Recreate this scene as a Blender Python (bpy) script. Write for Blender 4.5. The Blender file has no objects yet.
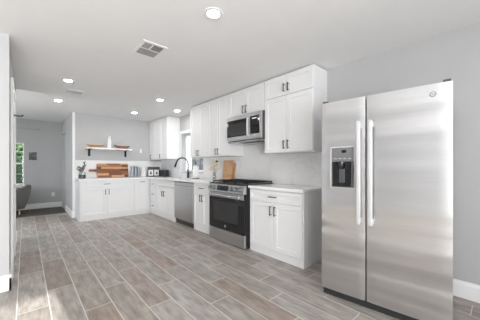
import bpy, bmesh, math, random
from mathutils import Vector, Matrix
random.seed(7)
S = bpy.context.scene
COL = S.collection
PI = math.pi

# ------------------------------------------------------------------ camera, world, sun, lights, exposure
cam_d = bpy.data.cameras.new('camera')
cam = bpy.data.objects.new('camera', cam_d); COL.objects.link(cam)
cam_d.sensor_width = 36.0
cam_d.lens = 36.0 * 238.4 / 480.0
cam_d.shift_y = 6.8 / 480.0
cam_d.clip_start = 0.02
cam.location = (0, 0, 1.178)
cam.rotation_euler = (PI / 2, 0, -math.radians(42.05))
S.camera = cam

W = bpy.data.worlds.new('daylight'); S.world = W; W.use_nodes = True
bg = W.node_tree.nodes['Background']
bg.inputs[0].default_value = (0.86, 0.93, 1.0, 1)
bg.inputs[1].default_value = 3.5

def area_light(name, loc, rot, sx, sy, power, color=(1, 1, 1), spread=180):
    d = bpy.data.lights.new(name, 'AREA'); d.shape = 'RECTANGLE'
    d.size = sx; d.size_y = sy; d.energy = power; d.color = color; d.spread = math.radians(spread)
    o = bpy.data.objects.new(name, d); COL.objects.link(o)
    o.location = loc; o.rotation_euler = rot
    return o
# daylight through patio door, kitchen and far windows; the dining pair is added fill
# patio door and first dining lamp tilt upwards to brighten the ceiling
area_light('dining_ceiling_fill', (-3.2, 5.6, 1.35), (0, -PI / 2 - math.radians(62), 0), 1.3, 1.2, 125, (0.97, 0.99, 1), 110)  # added lamp, lifts the ceiling towards the back of the kitchen
area_light('far_wall_fill', (-3.2, 6.9, 1.35), Vector((.3, .9, .3)).to_track_quat('-Z', 'Y').to_euler(), 1.4, 1.5, 26, (0.95, 0.98, 1), 150)  # added lamp, brightens the far wall and hall
area_light('patio_door_daylight', (-1.0, -2.6, 1.06), (PI / 2 + math.radians(20), 0, 0), 3.1, 1.7, 235, (0.98, 0.99, 1), 140)  # upward tilt added as fill for the ceiling
area_light('kitchen_window_daylight', (3.12, 4.95, 1.56), (0, PI / 2, 0), 0.9, 0.96, 2, (0.98, 0.99, 1))
area_light('far_window_daylight', (-0.5, 8.86, 1.27), (-PI / 2, 0, 0), 0.9, 1.1, 9, (0.9, 0.96, 1))
sd = bpy.data.lights.new('sun', 'SUN'); sd.energy = 16.0; sd.angle = math.radians(0.6); sd.color = (1, .97, .92)
so = bpy.data.objects.new('sun', sd); COL.objects.link(so)
so.rotation_euler = Vector((-0.17, 2.92, -1.0)).to_track_quat('-Z', 'Y').to_euler()

S.view_settings.view_transform = 'Standard'
S.view_settings.look = 'None'
S.view_settings.gamma = 1
S.view_settings.use_curve_mapping = False
S.view_settings.exposure = -0.36
S.cycles.max_bounces = 12
S.cycles.diffuse_bounces = 7
S.cycles.glossy_bounces = 5
S.cycles.transparent_max_bounces = 12
S.cycles.sample_clamp_indirect = 6

# ------------------------------------------------------------------ materials
def new_mat(name):
    m = bpy.data.materials.new(name); m.use_nodes = True
    nt = m.node_tree
    return m, nt, nt.nodes['Principled BSDF']

def nd(nt, typ, **kw):
    n = nt.nodes.new(typ)
    for k, v in kw.items(): setattr(n, k, v)
    return n

def math_n(nt, op, a, b=None, c=None):
    n = nt.nodes.new('ShaderNodeMath'); n.operation = op
    for i, v in enumerate((a, b, c)):
        if v is None: continue
        if isinstance(v, (int, float)): n.inputs[i].default_value = v
        else: nt.links.new(v, n.inputs[i])
    return n.outputs[0]

def ramp(nt, src, stops):
    r = nt.nodes.new('ShaderNodeValToRGB')
    el = r.color_ramp.elements
    while len(el) < len(stops): el.new(0.5)
    for e, (p, c) in zip(el, stops):
        e.position = p; e.color = (c[0], c[1], c[2], 1)
    nt.links.new(src, r.inputs[0])
    return r.outputs[0]

def mix_rgb(nt, fac, a, b, mode='MIX'):
    n = nt.nodes.new('ShaderNodeMix'); n.data_type = 'RGBA'; n.blend_type = mode
    for s, v in ((n.inputs[0], fac), (n.inputs[6], a), (n.inputs[7], b)):
        if isinstance(v, (int, float)): s.default_value = v
        elif isinstance(v, tuple): s.default_value = (*v[:3], 1)
        else: nt.links.new(v, s)
    return n.outputs[2]

def simple(name, c, rough=0.5, metal=0.0, var=0.03, scale=6.0, bump=0.0, bscale=60.0, spec=0.5, stretch=(1, 1, 1)):
    m, nt, p = new_mat(name)
    tc = nd(nt, 'ShaderNodeTexCoord'); mp = nd(nt, 'ShaderNodeMapping')
    mp.inputs['Scale'].default_value = stretch
    nt.links.new(tc.outputs['Object'], mp.inputs[0])
    nz = nd(nt, 'ShaderNodeTexNoise'); nz.inputs['Scale'].default_value = scale; nz.inputs['Detail'].default_value = 4
    nt.links.new(mp.outputs[0], nz.inputs[0])
    lo = tuple(max(0, x * (1 - var)) for x in c); hi = tuple(min(1, x * (1 + var)) for x in c)
    nt.links.new(ramp(nt, nz.outputs[0], [(0.3, lo), (0.7, hi)]), p.inputs['Base Color'])
    p.inputs['Roughness'].default_value = rough
    p.inputs['Metallic'].default_value = metal
    p.inputs['Specular IOR Level'].default_value = spec
    if bump:
        b = nd(nt, 'ShaderNodeBump'); b.inputs['Strength'].default_value = bump; b.inputs['Distance'].default_value = 0.01
        n2 = nd(nt, 'ShaderNodeTexNoise'); n2.inputs['Scale'].default_value = bscale
        nt.links.new(mp.outputs[0], n2.inputs[0]); nt.links.new(n2.outputs[0], b.inputs['Height'])
        nt.links.new(b.outputs[0], p.inputs['Normal'])
    return m

M = {}
M['wall'] = simple('wall_paint_grey', (0.50, 0.50, 0.505), 0.75, var=0.012, spec=0.3)
M['ceiling'] = simple('ceiling_paint', (0.82, 0.82, 0.82), 0.85, var=0.01, spec=0.2)
M['trim'] = simple('trim_white', (0.88, 0.88, 0.88), 0.4, var=0.01)
M['cab'] = simple('cabinet_white', (0.79, 0.79, 0.795), 0.38, var=0.01)
M['counter'] = simple('quartz_white', (0.86, 0.86, 0.86), 0.18, var=0.02, scale=14)
M['black'] = simple('black_metal', (0.025, 0.025, 0.027), 0.38, 0.6, var=0.1)
M['gun'] = simple('gunmetal', (0.10, 0.10, 0.105), 0.3, 0.9, var=0.1)
M['blackplastic'] = simple('black_plastic', (0.03, 0.03, 0.032), 0.45, var=0.1)
M['blackglass'] = simple('black_glass', (0.012, 0.012, 0.014), 0.06, var=0.05)
M['ovenglass'] = simple('oven_window_glass', (0.03, 0.031, 0.034), 0.05, var=0.05)
M['iron'] = simple('cast_iron', (0.022, 0.022, 0.023), 0.6, 0.2, var=0.15, bump=0.2, bscale=200)
M['darkgrey'] = simple('dark_grey_casing', (0.09, 0.09, 0.095), 0.45, 0.3, var=0.08)
M['plastic'] = simple('white_plastic', (0.8, 0.8, 0.8), 0.35, var=0.01)
M['handle'] = simple('pale_satin_handle', (0.64, 0.64, 0.64), 0.4, 0.1, var=0.02)
M['white_cer'] = simple('white_ceramic', (0.84, 0.84, 0.83), 0.2, var=0.02)
M['paper'] = simple('paper_towel', (0.85, 0.85, 0.85), 0.95, var=0.02, bump=0.3, bscale=90)
M['wood_shelf'] = simple('shelf_white', (0.88, 0.88, 0.88), 0.4, var=0.015)
M['bowlwood'] = simple('bowl_wood', (0.50, 0.26, 0.115), 0.5, var=0.35, scale=9, stretch=(1, 6, 6))
M['bowlwood2'] = simple('bowl_dark_wood', (0.30, 0.13, 0.06), 0.5, var=0.4, scale=9, stretch=(1, 6, 6))
M['greyrim'] = simple('bowl_rim_grey', (0.16, 0.15, 0.15), 0.5, var=0.1)
M['canister'] = simple('canister_steel', (0.30, 0.32, 0.35), 0.38, 0.4, var=0.08, stretch=(1, 1, 0.1), scale=20)
M['navy'] = simple('black_navy_enamel', (0.02, 0.024, 0.032), 0.22, var=0.1)
M['fabric'] = simple('grey_upholstery', (0.11, 0.107, 0.104), 0.95, var=0.08, scale=60, bump=0.3, bscale=300)
M['lightwood'] = simple('pale_wood', (0.55, 0.42, 0.28), 0.5, var=0.2, stretch=(1, 1, 0.1), scale=14)
M['fanblade'] = simple('fan_blade_grey', (0.42, 0.42, 0.42), 0.5, var=0.05)
M['driedleaf'] = simple('dried_leaf', (0.17, 0.175, 0.15), 0.8, var=0.3, scale=40)
M['stem'] = simple('dry_stem', (0.28, 0.24, 0.16), 0.8, var=0.2)
M['petal'] = simple('cream_petal', (0.80, 0.755, 0.62), 0.7, var=0.1, scale=30)
M['seed'] = simple('brown_seed_head', (0.08, 0.05, 0.03), 0.9, var=0.3, scale=60)
M['vasegrey'] = simple('smoked_vase_glass', (0.05, 0.052, 0.055), 0.12, var=0.1)
M['ventslat'] = simple('vent_slat_grey', (0.30, 0.30, 0.30), 0.6, var=0.03)
M['ventdark'] = simple('vent_shadow_metal', (0.05, 0.05, 0.05), 0.7, var=0.05)
M['ventgrey'] = simple('vent_grey', (0.5, 0.5, 0.5), 0.6, var=0.03)
M['bark'] = simple('bark', (0.12, 0.09, 0.06), 0.9, var=0.3, stretch=(6, 6, 1))
M['leaf'] = simple('leaf_green', (0.11, 0.20, 0.09), 0.7, var=0.5, scale=3)
M['lawn'] = simple('lawn_green', (0.28, 0.42, 0.18), 0.9, var=0.25, scale=5)
M['hallshade'] = simple('hall_floor_shade', (0.075, 0.062, 0.052), 0.5, var=0.3, stretch=(14, 1.2, 1), scale=2)  # dim light and reflection on the hall floor, put into the colour
M['paving'] = simple('patio_paving', (0.6, 0.58, 0.55), 0.9, var=0.08)
M['siding'] = simple('neighbour_siding', (0.17, 0.20, 0.23), 0.8, var=0.05)
M['fencewood'] = simple('fence_dark', (0.09, 0.12, 0.10), 0.8, var=0.2)

def stainless(name, c, rough, horiz=True, wav=0.0, aniso=0.0, tang=None):
    m, nt, p = new_mat(name)
    tc = nd(nt, 'ShaderNodeTexCoord'); mp = nd(nt, 'ShaderNodeMapping')
    mp.inputs['Scale'].default_value = (2, 2, 260) if horiz else (260, 260, 2)
    nt.links.new(tc.outputs['Object'], mp.inputs[0])
    nz = nd(nt, 'ShaderNodeTexNoise'); nz.inputs['Scale'].default_value = 1.0; nz.inputs['Detail'].default_value = 3
    nt.links.new(mp.outputs[0], nz.inputs[0])
    lo = tuple(x * 0.95 for x in c); hi = tuple(min(1, x * 1.04) for x in c)
    nt.links.new(ramp(nt, nz.outputs[0], [(0.3, lo), (0.7, hi)]), p.inputs['Base Color'])
    p.inputs['Metallic'].default_value = 1
    p.inputs['Roughness'].default_value = rough
    if aniso:
        p.inputs['Anisotropic'].default_value = aniso
        cx = nd(nt, 'ShaderNodeCombineXYZ')
        for i in range(3): cx.inputs[i].default_value = tang[i]
        nt.links.new(cx.outputs[0], p.inputs['Tangent'])
    b = nd(nt, 'ShaderNodeBump'); b.inputs['Strength'].default_value = 0.04; b.inputs['Distance'].default_value = 0.002
    nt.links.new(nz.outputs[0], b.inputs['Height'])
    last = b
    if wav:
        mp2 = nd(nt, 'ShaderNodeMapping'); mp2.inputs['Scale'].default_value = (0.25, 0.25, 3.2)
        nt.links.new(tc.outputs['Object'], mp2.inputs[0])
        n2 = nd(nt, 'ShaderNodeTexNoise'); n2.inputs['Scale'].default_value = 1.3; n2.inputs['Detail'].default_value = 1.5
        nt.links.new(mp2.outputs[0], n2.inputs[0])
        b2 = nd(nt, 'ShaderNodeBump'); b2.inputs['Strength'].default_value = 1.0; b2.inputs['Distance'].default_value = wav
        nt.links.new(n2.outputs[0], b2.inputs['Height']); nt.links.new(b.outputs[0], b2.inputs['Normal'])
        last = b2
    nt.links.new(last.outputs[0], p.inputs['Normal'])
    return m
M['steel'] = stainless('brushed_stainless', (0.58, 0.58, 0.585), 0.30)
M['toastplate'] = simple('pale_steel_plate', (0.66, 0.66, 0.66), 0.5, 0.2, var=0.03)
M['midgrey'] = simple('mid_grey_panel', (0.17, 0.17, 0.175), 0.4, var=0.04)
M['knob'] = stainless('knob_steel', (0.36, 0.36, 0.365), 0.35)
M['fridge'] = stainless('fridge_stainless', (0.66, 0.66, 0.665), 0.29, wav=0.03, aniso=0.4, tang=(-.1045, .9945, 0))
M['dwsteel'] = stainless('dishwasher_stainless', (0.50, 0.50, 0.505), 0.34)

def marble():
    m, nt, p = new_mat('white_marble')
    tc = nd(nt, 'ShaderNodeTexCoord'); mp = nd(nt, 'ShaderNodeMapping')
    mp.inputs['Rotation'].default_value = (0.6, 0.2, 0.5); mp.inputs['Scale'].default_value = (1, 1.25, 1)
    nt.links.new(tc.outputs['Object'], mp.inputs[0])
    n = nd(nt, 'ShaderNodeTexNoise'); n.inputs['Scale'].default_value = 1.0; n.inputs['Detail'].default_value = 4; n.inputs['Distortion'].default_value = 0.5
    nt.links.new(mp.outputs[0], n.inputs[0])
    v = math_n(nt, 'ABSOLUTE', math_n(nt, 'SUBTRACT', n.outputs[0], 0.5))
    vein = ramp(nt, v, [(0.0, (0.74, 0.74, 0.745)), (0.012, (0.80, 0.80, 0.80)), (0.12, (0.825, 0.825, 0.825))])
    nt.links.new(vein, p.inputs['Base Color'])
    p.inputs['Roughness'].default_value = 0.2
    return m
M['marble'] = marble()

def floor_mat():
    m, nt, p = new_mat('wood_look_tile')
    tc = nd(nt, 'ShaderNodeTexCoord'); sx = nd(nt, 'ShaderNodeSeparateXYZ')
    nt.links.new(tc.outputs['Object'], sx.inputs[0])
    PWID, PLEN = 0.2055, 0.92
    u = math_n(nt, 'DIVIDE', math_n(nt, 'ADD', sx.outputs[0], 0.05 + PWID * 40), PWID)
    row = math_n(nt, 'FLOOR', u); fu = math_n(nt, 'FRACT', u)
    # joint of row 43 lies at y = 2.6; every next row is shifted by 0.31
    off = math_n(nt, 'MULTIPLY', math_n(nt, 'SUBTRACT', row, 43.0), 0.31)
    v = math_n(nt, 'DIVIDE', math_n(nt, 'ADD', math_n(nt, 'SUBTRACT', sx.outputs[1], off), PLEN * 40 - 2.6), PLEN)
    pl = math_n(nt, 'FLOOR', v); fv = math_n(nt, 'FRACT', v)
    eu = math_n(nt, 'MULTIPLY', math_n(nt, 'MINIMUM', fu, math_n(nt, 'SUBTRACT', 1.0, fu)), PWID)
    ev = math_n(nt, 'MULTIPLY', math_n(nt, 'MINIMUM', fv, math_n(nt, 'SUBTRACT', 1.0, fv)), PLEN)
    e = math_n(nt, 'MINIMUM', eu, ev)
    g = math_n(nt, 'LESS_THAN', e, 0.0032)
    cb = nd(nt, 'ShaderNodeCombineXYZ'); nt.links.new(row, cb.inputs[0]); nt.links.new(pl, cb.inputs[1])
    wn = nd(nt, 'ShaderNodeTexWhiteNoise'); wn.noise_dimensions = '2D'; nt.links.new(cb.outputs[0], wn.inputs['Vector'])
    tone = ramp(nt, wn.outputs['Value'], [(0.0, (0.262, 0.217, 0.187)), (0.2, (0.312, 0.278, 0.25)), (0.45, (0.33, 0.305, 0.282)), (0.7, (0.365, 0.342, 0.318)), (0.88, (0.325, 0.288, 0.26)), (1.0, (0.295, 0.236, 0.20))])
    # grain: stretched along the plank, shifted per plank
    sh = nd(nt, 'ShaderNodeVectorMath'); sh.operation = 'SCALE'; nt.links.new(wn.outputs['Color'], sh.inputs[0]); sh.inputs['Scale'].default_value = 17.0
    ad = nd(nt, 'ShaderNodeVectorMath'); ad.operation = 'ADD'; nt.links.new(tc.outputs['Object'], ad.inputs[0]); nt.links.new(sh.outputs[0], ad.inputs[1])
    mp = nd(nt, 'ShaderNodeMapping'); mp.inputs['Scale'].default_value = (46, 5, 1); nt.links.new(ad.outputs[0], mp.inputs[0])
    n1 = nd(nt, 'ShaderNodeTexNoise'); n1.inputs['Scale'].default_value = 1.0; n1.inputs['Detail'].default_value = 5; n1.inputs['Distortion'].default_value = 0.4
    nt.links.new(mp.outputs[0], n1.inputs[0])
    mp3 = nd(nt, 'ShaderNodeMapping'); mp3.inputs['Scale'].default_value = (17, 5.0, 1); nt.links.new(ad.outputs[0], mp3.inputs[0])
    n2 = nd(nt, 'ShaderNodeTexNoise'); n2.inputs['Scale'].default_value = 1.0; n2.inputs['Detail'].default_value = 4
    nt.links.new(mp3.outputs[0], n2.inputs[0])
    gr = ramp(nt, n1.outputs[0], [(0.30, (0.82, 0.81, 0.80)), (0.5, (1.03, 1.03, 1.03)), (0.70, (1.24, 1.24, 1.24))])
    gr2 = ramp(nt, n2.outputs[0], [(0.3, (0.78, 0.76, 0.745)), (0.7, (1.22, 1.23, 1.24))])
    c = mix_rgb(nt, 1.0, mix_rgb(nt, 1.0, tone, gr, 'MULTIPLY'), gr2, 'MULTIPLY')
    c = mix_rgb(nt, g, c, (0.66, 0.64, 0.61))
    nt.links.new(c, p.inputs['Base Color'])
    nt.links.new(math_n(nt, 'ADD', math_n(nt, 'MULTIPLY', g, 0.35), math_n(nt, 'ADD', math_n(nt, 'MULTIPLY', n1.outputs[0], 0.2), 0.36)), p.inputs['Roughness'])
    b = nd(nt, 'ShaderNodeBump'); b.inputs['Strength'].default_value = 0.35; b.inputs['Distance'].default_value = 0.002
    nt.links.new(math_n(nt, 'SUBTRACT', math_n(nt, 'MULTIPLY', n1.outputs[0], 0.3), g), b.inputs['Height'])
    nt.links.new(b.outputs[0], p.inputs['Normal'])
    return m
M['floor'] = floor_mat()

def board_mat(name, stops, axis, sx, sy, seed):
    """glued strips of different woods: blocks in the board's own long and short direction"""
    m, nt, p = new_mat(name)
    tc = nd(nt, 'ShaderNodeTexCoord'); s = nd(nt, 'ShaderNodeSeparateXYZ'); nt.links.new(tc.outputs['Object'], s.inputs[0])
    row = math_n(nt, 'FLOOR', math_n(nt, 'DIVIDE', s.outputs[2], sy))
    wr = nd(nt, 'ShaderNodeTexWhiteNoise'); wr.noise_dimensions = '1D'; nt.links.new(math_n(nt, 'ADD', row, seed), wr.inputs['W'])
    col = math_n(nt, 'FLOOR', math_n(nt, 'ADD', math_n(nt, 'DIVIDE', s.outputs[axis], sx), math_n(nt, 'MULTIPLY', wr.outputs['Value'], 3.0)))
    cb = nd(nt, 'ShaderNodeCombineXYZ'); nt.links.new(row, cb.inputs[0]); nt.links.new(col, cb.inputs[1]); cb.inputs[2].default_value = seed
    wn = nd(nt, 'ShaderNodeTexWhiteNoise'); wn.noise_dimensions = '3D'; nt.links.new(cb.outputs[0], wn.inputs['Vector'])
    t = ramp(nt, wn.outputs['Value'], stops)
    mp = nd(nt, 'ShaderNodeMapping'); mp.inputs['Scale'].default_value = (4, 4, 60); nt.links.new(tc.outputs['Object'], mp.inputs[0])
    nz = nd(nt, 'ShaderNodeTexNoise'); nz.inputs['Scale'].default_value = 1.5; nt.links.new(mp.outputs[0], nz.inputs[0])
    g = ramp(nt, nz.outputs[0], [(0.3, (0.78, 0.76, 0.74)), (0.7, (1.15, 1.13, 1.1))])
    nt.links.new(mix_rgb(nt, 1.0, t, g, 'MULTIPLY'), p.inputs['Base Color'])
    p.inputs['Roughness'].default_value = 0.42
    return m
M['acacia'] = board_mat('acacia_strips', [(0.0, (0.09, 0.032, 0.018)), (0.3, (0.25, 0.09, 0.04)), (0.55, (0.17, 0.06, 0.028)), (0.75, (0.50, 0.27, 0.12)), (1.0, (0.58, 0.35, 0.19))], 0, 0.30, 0.052, 11.0)
M['maple'] = board_mat('maple_strips', [(0.0, (0.56, 0.32, 0.18)), (0.5, (0.64, 0.42, 0.26)), (1.0, (0.48, 0.25, 0.13))], 1, 0.5, 0.06, 5.0)

def glass_mat(name, tint, refl=0.08):
    m = bpy.data.materials.new(name); m.use_nodes = True; nt = m.node_tree
    nt.nodes.remove(nt.nodes['Principled BSDF'])
    out = nt.nodes['Material Output']
    tr = nd(nt, 'ShaderNodeBsdfTransparent'); tr.inputs[0].default_value = (*tint, 1)
    gl = nd(nt, 'ShaderNodeBsdfGlossy'); gl.inputs['Roughness'].default_value = 0.03
    fr = nd(nt, 'ShaderNodeFresnel'); fr.inputs[0].default_value = 1.3
    mx = nd(nt, 'ShaderNodeMixShader')
    nt.links.new(math_n(nt, 'ADD', math_n(nt, 'MULTIPLY', fr.outputs[0], 0.5), refl * 0.3), mx.inputs[0])
    nt.links.new(tr.outputs[0], mx.inputs[1]); nt.links.new(gl.outputs[0], mx.inputs[2]); nt.links.new(mx.outputs[0], out.inputs[0])
    return m
M['pane'] = glass_mat('window_glass', (0.97, 0.98, 0.98))
M['vaseglass'] = glass_mat('clear_vase_glass', (0.9, 0.92, 0.92), 0.2)

def emit(name, c, strength):
    m, nt, p = new_mat(name)
    p.inputs['Base Color'].default_value = (0.9, 0.9, 0.9, 1)
    p.inputs['Emission Color'].default_value = (*c, 1)
    p.inputs['Emission Strength'].default_value = strength
    return m
M['lamp'] = emit('led_lens', (1, 0.985, 0.96), 280.0)
M['display'] = emit('lit_display', (0.75, 0.85, 0.95), 0.35)

def picture_mat():
    m, nt, p = new_mat('picture_print')
    tc = nd(nt, 'ShaderNodeTexCoord'); s = nd(nt, 'ShaderNodeSeparateXYZ'); nt.links.new(tc.outputs['Object'], s.inputs[0])
    n = nd(nt, 'ShaderNodeTexNoise'); n.inputs['Scale'].default_value = 17; n.inputs['Detail'].default_value = 3; nt.links.new(tc.outputs['Object'], n.inputs[0])
    c = ramp(nt, math_n(nt, 'ADD', n.outputs[0], math_n(nt, 'MULTIPLY', s.outputs[2], 1.2)), [(0.36, (0.06, 0.06, 0.06)), (0.47, (0.18, 0.17, 0.16)), (0.54, (0.02, 0.02, 0.02)), (0.66, (0.26, 0.26, 0.25))])
    nt.links.new(c, p.inputs['Base Color']); p.inputs['Roughness'].default_value = 0.5
    return m
M['print'] = picture_mat()

# ------------------------------------------------------------------ mesh helpers
def wpos(o):
    v = Vector((0, 0, 0))
    while o is not None:
        v += o.location; o = o.parent
    return v

class MB:
    def __init__(s): s.bm = bmesh.new()
    def box(s, x0, x1, y0, y1, z0, z1, bev=0.0, seg=2):
        if x0 > x1: x0, x1 = x1, x0
        if y0 > y1: y0, y1 = y1, y0
        if z0 > z1: z0, z1 = z1, z0
        v = [s.bm.verts.new(c) for c in ((x0, y0, z0), (x1, y0, z0), (x1, y1, z0), (x0, y1, z0), (x0, y0, z1), (x1, y0, z1), (x1, y1, z1), (x0, y1, z1))]
        f = [s.bm.faces.new([v[i] for i in q]) for q in ((3, 2, 1, 0), (4, 5, 6, 7), (0, 1, 5, 4), (1, 2, 6, 5), (2, 3, 7, 6), (3, 0, 4, 7))]
        if bev:
            ed = list({e for q in f for e in q.edges})
            bmesh.ops.bevel(s.bm, geom=ed, offset=bev, segments=seg, affect='EDGES', profile=0.5)
        return s
    def prism(s, pts, axis, a, b):
        """extrude a polygon; axis 0: pts=(y,z), 1: pts=(x,z), 2: pts=(x,y)"""
        def P(p, d):
            return (d, p[0], p[1]) if axis == 0 else (p[0], d, p[1]) if axis == 1 else (p[0], p[1], d)
        A = [s.bm.verts.new(P(p, a)) for p in pts]; B = [s.bm.verts.new(P(p, b)) for p in pts]
        n = len(pts)
        s.bm.faces.new(A); s.bm.faces.new(B[::-1])
        for i in range(n): s.bm.faces.new((A[i], B[i], B[(i + 1) % n], A[(i + 1) % n]))
        return s
    def cyl(s, p0, p1, r0, r1=None, seg=16):
        return s.tube([p0, p1], [r0, r0 if r1 is None else r1], seg)
    def tube(s, pts, r, seg=12):
        pts = [Vector(p) for p in pts]; n = len(pts)
        rr = r if isinstance(r, (list, tuple)) else [r] * n
        rings = []; up = None
        for i, p in enumerate(pts):
            t = (pts[min(i + 1, n - 1)] - pts[max(i - 1, 0)]).normalized()
            if up is None: up = t.orthogonal().normalized()
            up = (up - t * up.dot(t)).normalized(); w = t.cross(up)
            rings.append([s.bm.verts.new(p + (up * math.cos(2 * PI * k / seg) + w * math.sin(2 * PI * k / seg)) * rr[i]) for k in range(seg)])
        for A, B in zip(rings, rings[1:]):
            for k in range(seg): s.bm.faces.new((A[k], A[(k + 1) % seg], B[(k + 1) % seg], B[k]))
        s.bm.faces.new(rings[0][::-1]); s.bm.faces.new(rings[-1])
        return s
    def lathe(s, prof, c=(0, 0, 0), seg=28, sx=1.0, sy=1.0):
        rings = []
        for r, z in prof:
            if r < 1e-6: rings.append([s.bm.verts.new((c[0], c[1], c[2] + z))])
            else: rings.append([s.bm.verts.new((c[0] + r * sx * math.cos(2 * PI * k / seg), c[1] + r * sy * math.sin(2 * PI * k / seg), c[2] + z)) for k in range(seg)])
        for A, B in zip(rings, rings[1:]):
            for k in range(seg):
                k2 = (k + 1) % seg
                if len(A) == 1 and len(B) == 1: continue
                if len(A) == 1: s.bm.faces.new((A[0], B[k2], B[k]))
                elif len(B) == 1: s.bm.faces.new((A[k], A[k2], B[0]))
                else: s.bm.faces.new((A[k], A[k2], B[k2], B[k]))
        return s
    def xf(s, mtx):
        s.bm.transform(mtx); return s
    def build(s, name, mat, parent=None, origin=None, smooth=False):
        bmesh.ops.recalc_face_normals(s.bm, faces=s.bm.faces)
        if origin is None:
            if parent is not None: origin = wpos(parent)
            else:
                xs = [v.co for v in s.bm.verts]
                mn = Vector([min(v[i] for v in xs) for i in range(3)]); mx_ = Vector([max(v[i] for v in xs) for i in range(3)])
                origin = Vector(((mn[0] + mx_[0]) / 2, (mn[1] + mx_[1]) / 2, mn[2]))
        origin = Vector(origin)
        bmesh.ops.translate(s.bm, verts=s.bm.verts, vec=-origin)
        me = bpy.data.meshes.new(name); s.bm.to_mesh(me); s.bm.free()
        me.materials.append(mat)
        if smooth:
            for p in me.polygons: p.use_smooth = True
            try: me.set_sharp_from_angle(angle=math.radians(38))
            except Exception: pass
        o = bpy.data.objects.new(name, me); COL.objects.link(o)
        if parent is not None:
            o.parent = parent; o.location = origin - wpos(parent)
        else: o.location = origin
        return o

def tag(o, label, cat, group=None):
    o['label'] = label; o['category'] = cat
    if group: o['group'] = group
    return o
def thing(name, loc, label, cat, group=None):
    o = bpy.data.objects.new(name, None); COL.objects.link(o); o.location = loc; o.empty_display_size = 0.1
    return tag(o, label, cat, group)
def struct(o):
    o['kind'] = 'structure'; return o
def kids(o): return [c for c in bpy.data.objects if c.parent == o]
def copy_tree(o, loc=None, parent=None):
    c = o.copy(); COL.objects.link(c)
    if parent is not None: c.parent = parent
    if loc is not None: c.location = loc
    for ch in kids(o): copy_tree(ch, None, c)
    return c

# ------------------------------------------------------------------ room shell
XW, YB, XH, YF, CE = 2.93, 6.66, 0.815, 8.8, 2.44   # right wall, back wall, hall wall, far wall, ceiling
YN, XE, YE = 3.17, -0.112, 5.3                       # left wall: near face, side face, end
XO, YS = -3.6, -3.0                                  # patio wall, rear wall

o = MB().box(XO - .15, XW + .17, YS - .15, YF + .15, -.12, 0).build('floor', M['floor'], origin=(0, 0, 0)); struct(o)
o = MB().box(XO - .15, XW + .17, YS - .15, YB, CE, CE + .14).build('ceiling', M['ceiling'], origin=(0, 0, 0)); struct(o)
o = MB().box(XO - .15, XW + .17, YB + .0, YF + .15, CE + .05, CE + .14).build('ceiling_hall', M['ceiling'], origin=(0, 0, 0)); struct(o)

def wall_x(name, xa, xb, y0, y1, holes, mat=M['wall'], top=CE + .05):
    """wall in a y-z plane between xa and xb with rectangular holes (y0,y1,z0,z1)"""
    mb = MB(); cur = y0
    for (a, b, c, d) in sorted(holes):
        if a > cur: mb.box(xa, xb, cur, a, 0, top)
        if c > 0: mb.box(xa, xb, a, b, 0, c)
        if d < top: mb.box(xa, xb, a, b, d, top)
        cur = b
    if cur < y1: mb.box(xa, xb, cur, y1, 0, top)
    return struct(mb.build(name, mat, origin=(0, 0, 0)))
def wall_y(name, ya, yb, x0, x1, holes, mat=M['wall'], top=CE + .05):
    mb = MB(); cur = x0
    for (a, b, c, d) in sorted(holes):
        if a > cur: mb.box(cur, a, ya, yb, 0, top)
        if c > 0: mb.box(a, b, ya, yb, 0, c)
        if d < top: mb.box(a, b, ya, yb, d, top)
        cur = b
    if cur < x1: mb.box(cur, x1, ya, yb, 0, top)
    return struct(mb.build(name, mat, origin=(0, 0, 0)))

KW = (4.45, 5.45, 1.06, 2.0)       # kitchen window: y0,y1,z0,z1
FW = (-0.95, -0.02, 0.70, 1.83)    # far window: x0,x1,z0,z1
PD = (4.7, 6.1, 0.45, 2.25)       # unseen opening added for the ceiling fill: y0,y1,z0,z1
RW = (-2.5, 0.6, 0.02, 2.08)      # patio door: x0,x1,z0,z1
wall_x('wall_right', XW, XW + .17, YS, YB, [KW])
wall_y('wall_back', YB, YB + .14, XH, XW + .17, [])
wall_x('wall_hall', XH, XH + .14, YB + .14, YF, [(7.95, 8.55, 0, 2.1)])
wall_y('wall_far', YF, YF + .15, XO, XH + .14, [FW], top=CE + .1)
wall_y('wall_left_front', YN, YN + .145, XO, XE, [])
wall_x('wall_left_side', XE - .145, XE, YN + .145, YE, [])
DR = (6.3, 7.8, 0.6, 2.1)          # unseen opening added for the far wall fill: y0,y1,z0,z1
wall_x('wall_left_outer', XO - .15, XO, YS, YF, [PD, DR])
wall_y('wall_rear', YS - .15, YS, XO - .15, XW + .17, [RW])

struct(MB().box(XO, XH, 7.55, YF, 0, .002).build('floor_hall_shade', M['hallshade'], origin=(0, 0, 0)))  # dark sheet over the tiles, paints in the dim hall floor
# header edge of the kitchen ceiling where the hall begins
# baseboards
def base_x(name, x, d, y0, y1, h=.15):      # along y, on face x, protruding d
    mb = MB()
    t = .016 if d > 0 else -.016
    mb.prism([(x, 0), (x + t, 0), (x + t, h - .03), (x + t * .55, h - .012), (x + t * .45, h), (x, h)], 1, y0, y1)
    return struct(mb.build(name, M['trim'], origin=(0, 0, 0)))
def base_y(name, y, d, x0, x1, h=.15):
    mb = MB(); t = .016 if d > 0 else -.016
    mb.prism([(y, 0), (y + t, 0), (y + t, h - .03), (y + t * .55, h - .012), (y + t * .45, h), (y, h)], 0, x0, x1)
    return struct(mb.build(name, M['trim'], origin=(0, 0, 0)))
base_x('baseboard_right', XW, -1, YS, 1.5)
base_y('baseboard_left_front', YN, -1, XO, XE + .016)
base_x('baseboard_left_side', XE, 1, YN - .016, 3.44)
base_x('baseboard_left_end', XE, 1, 4.42, YE)
base_x('baseboard_hall', XH, -1, YB, 7.88)
base_y('baseboard_far', YF, -1, XO, XH)
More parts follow.
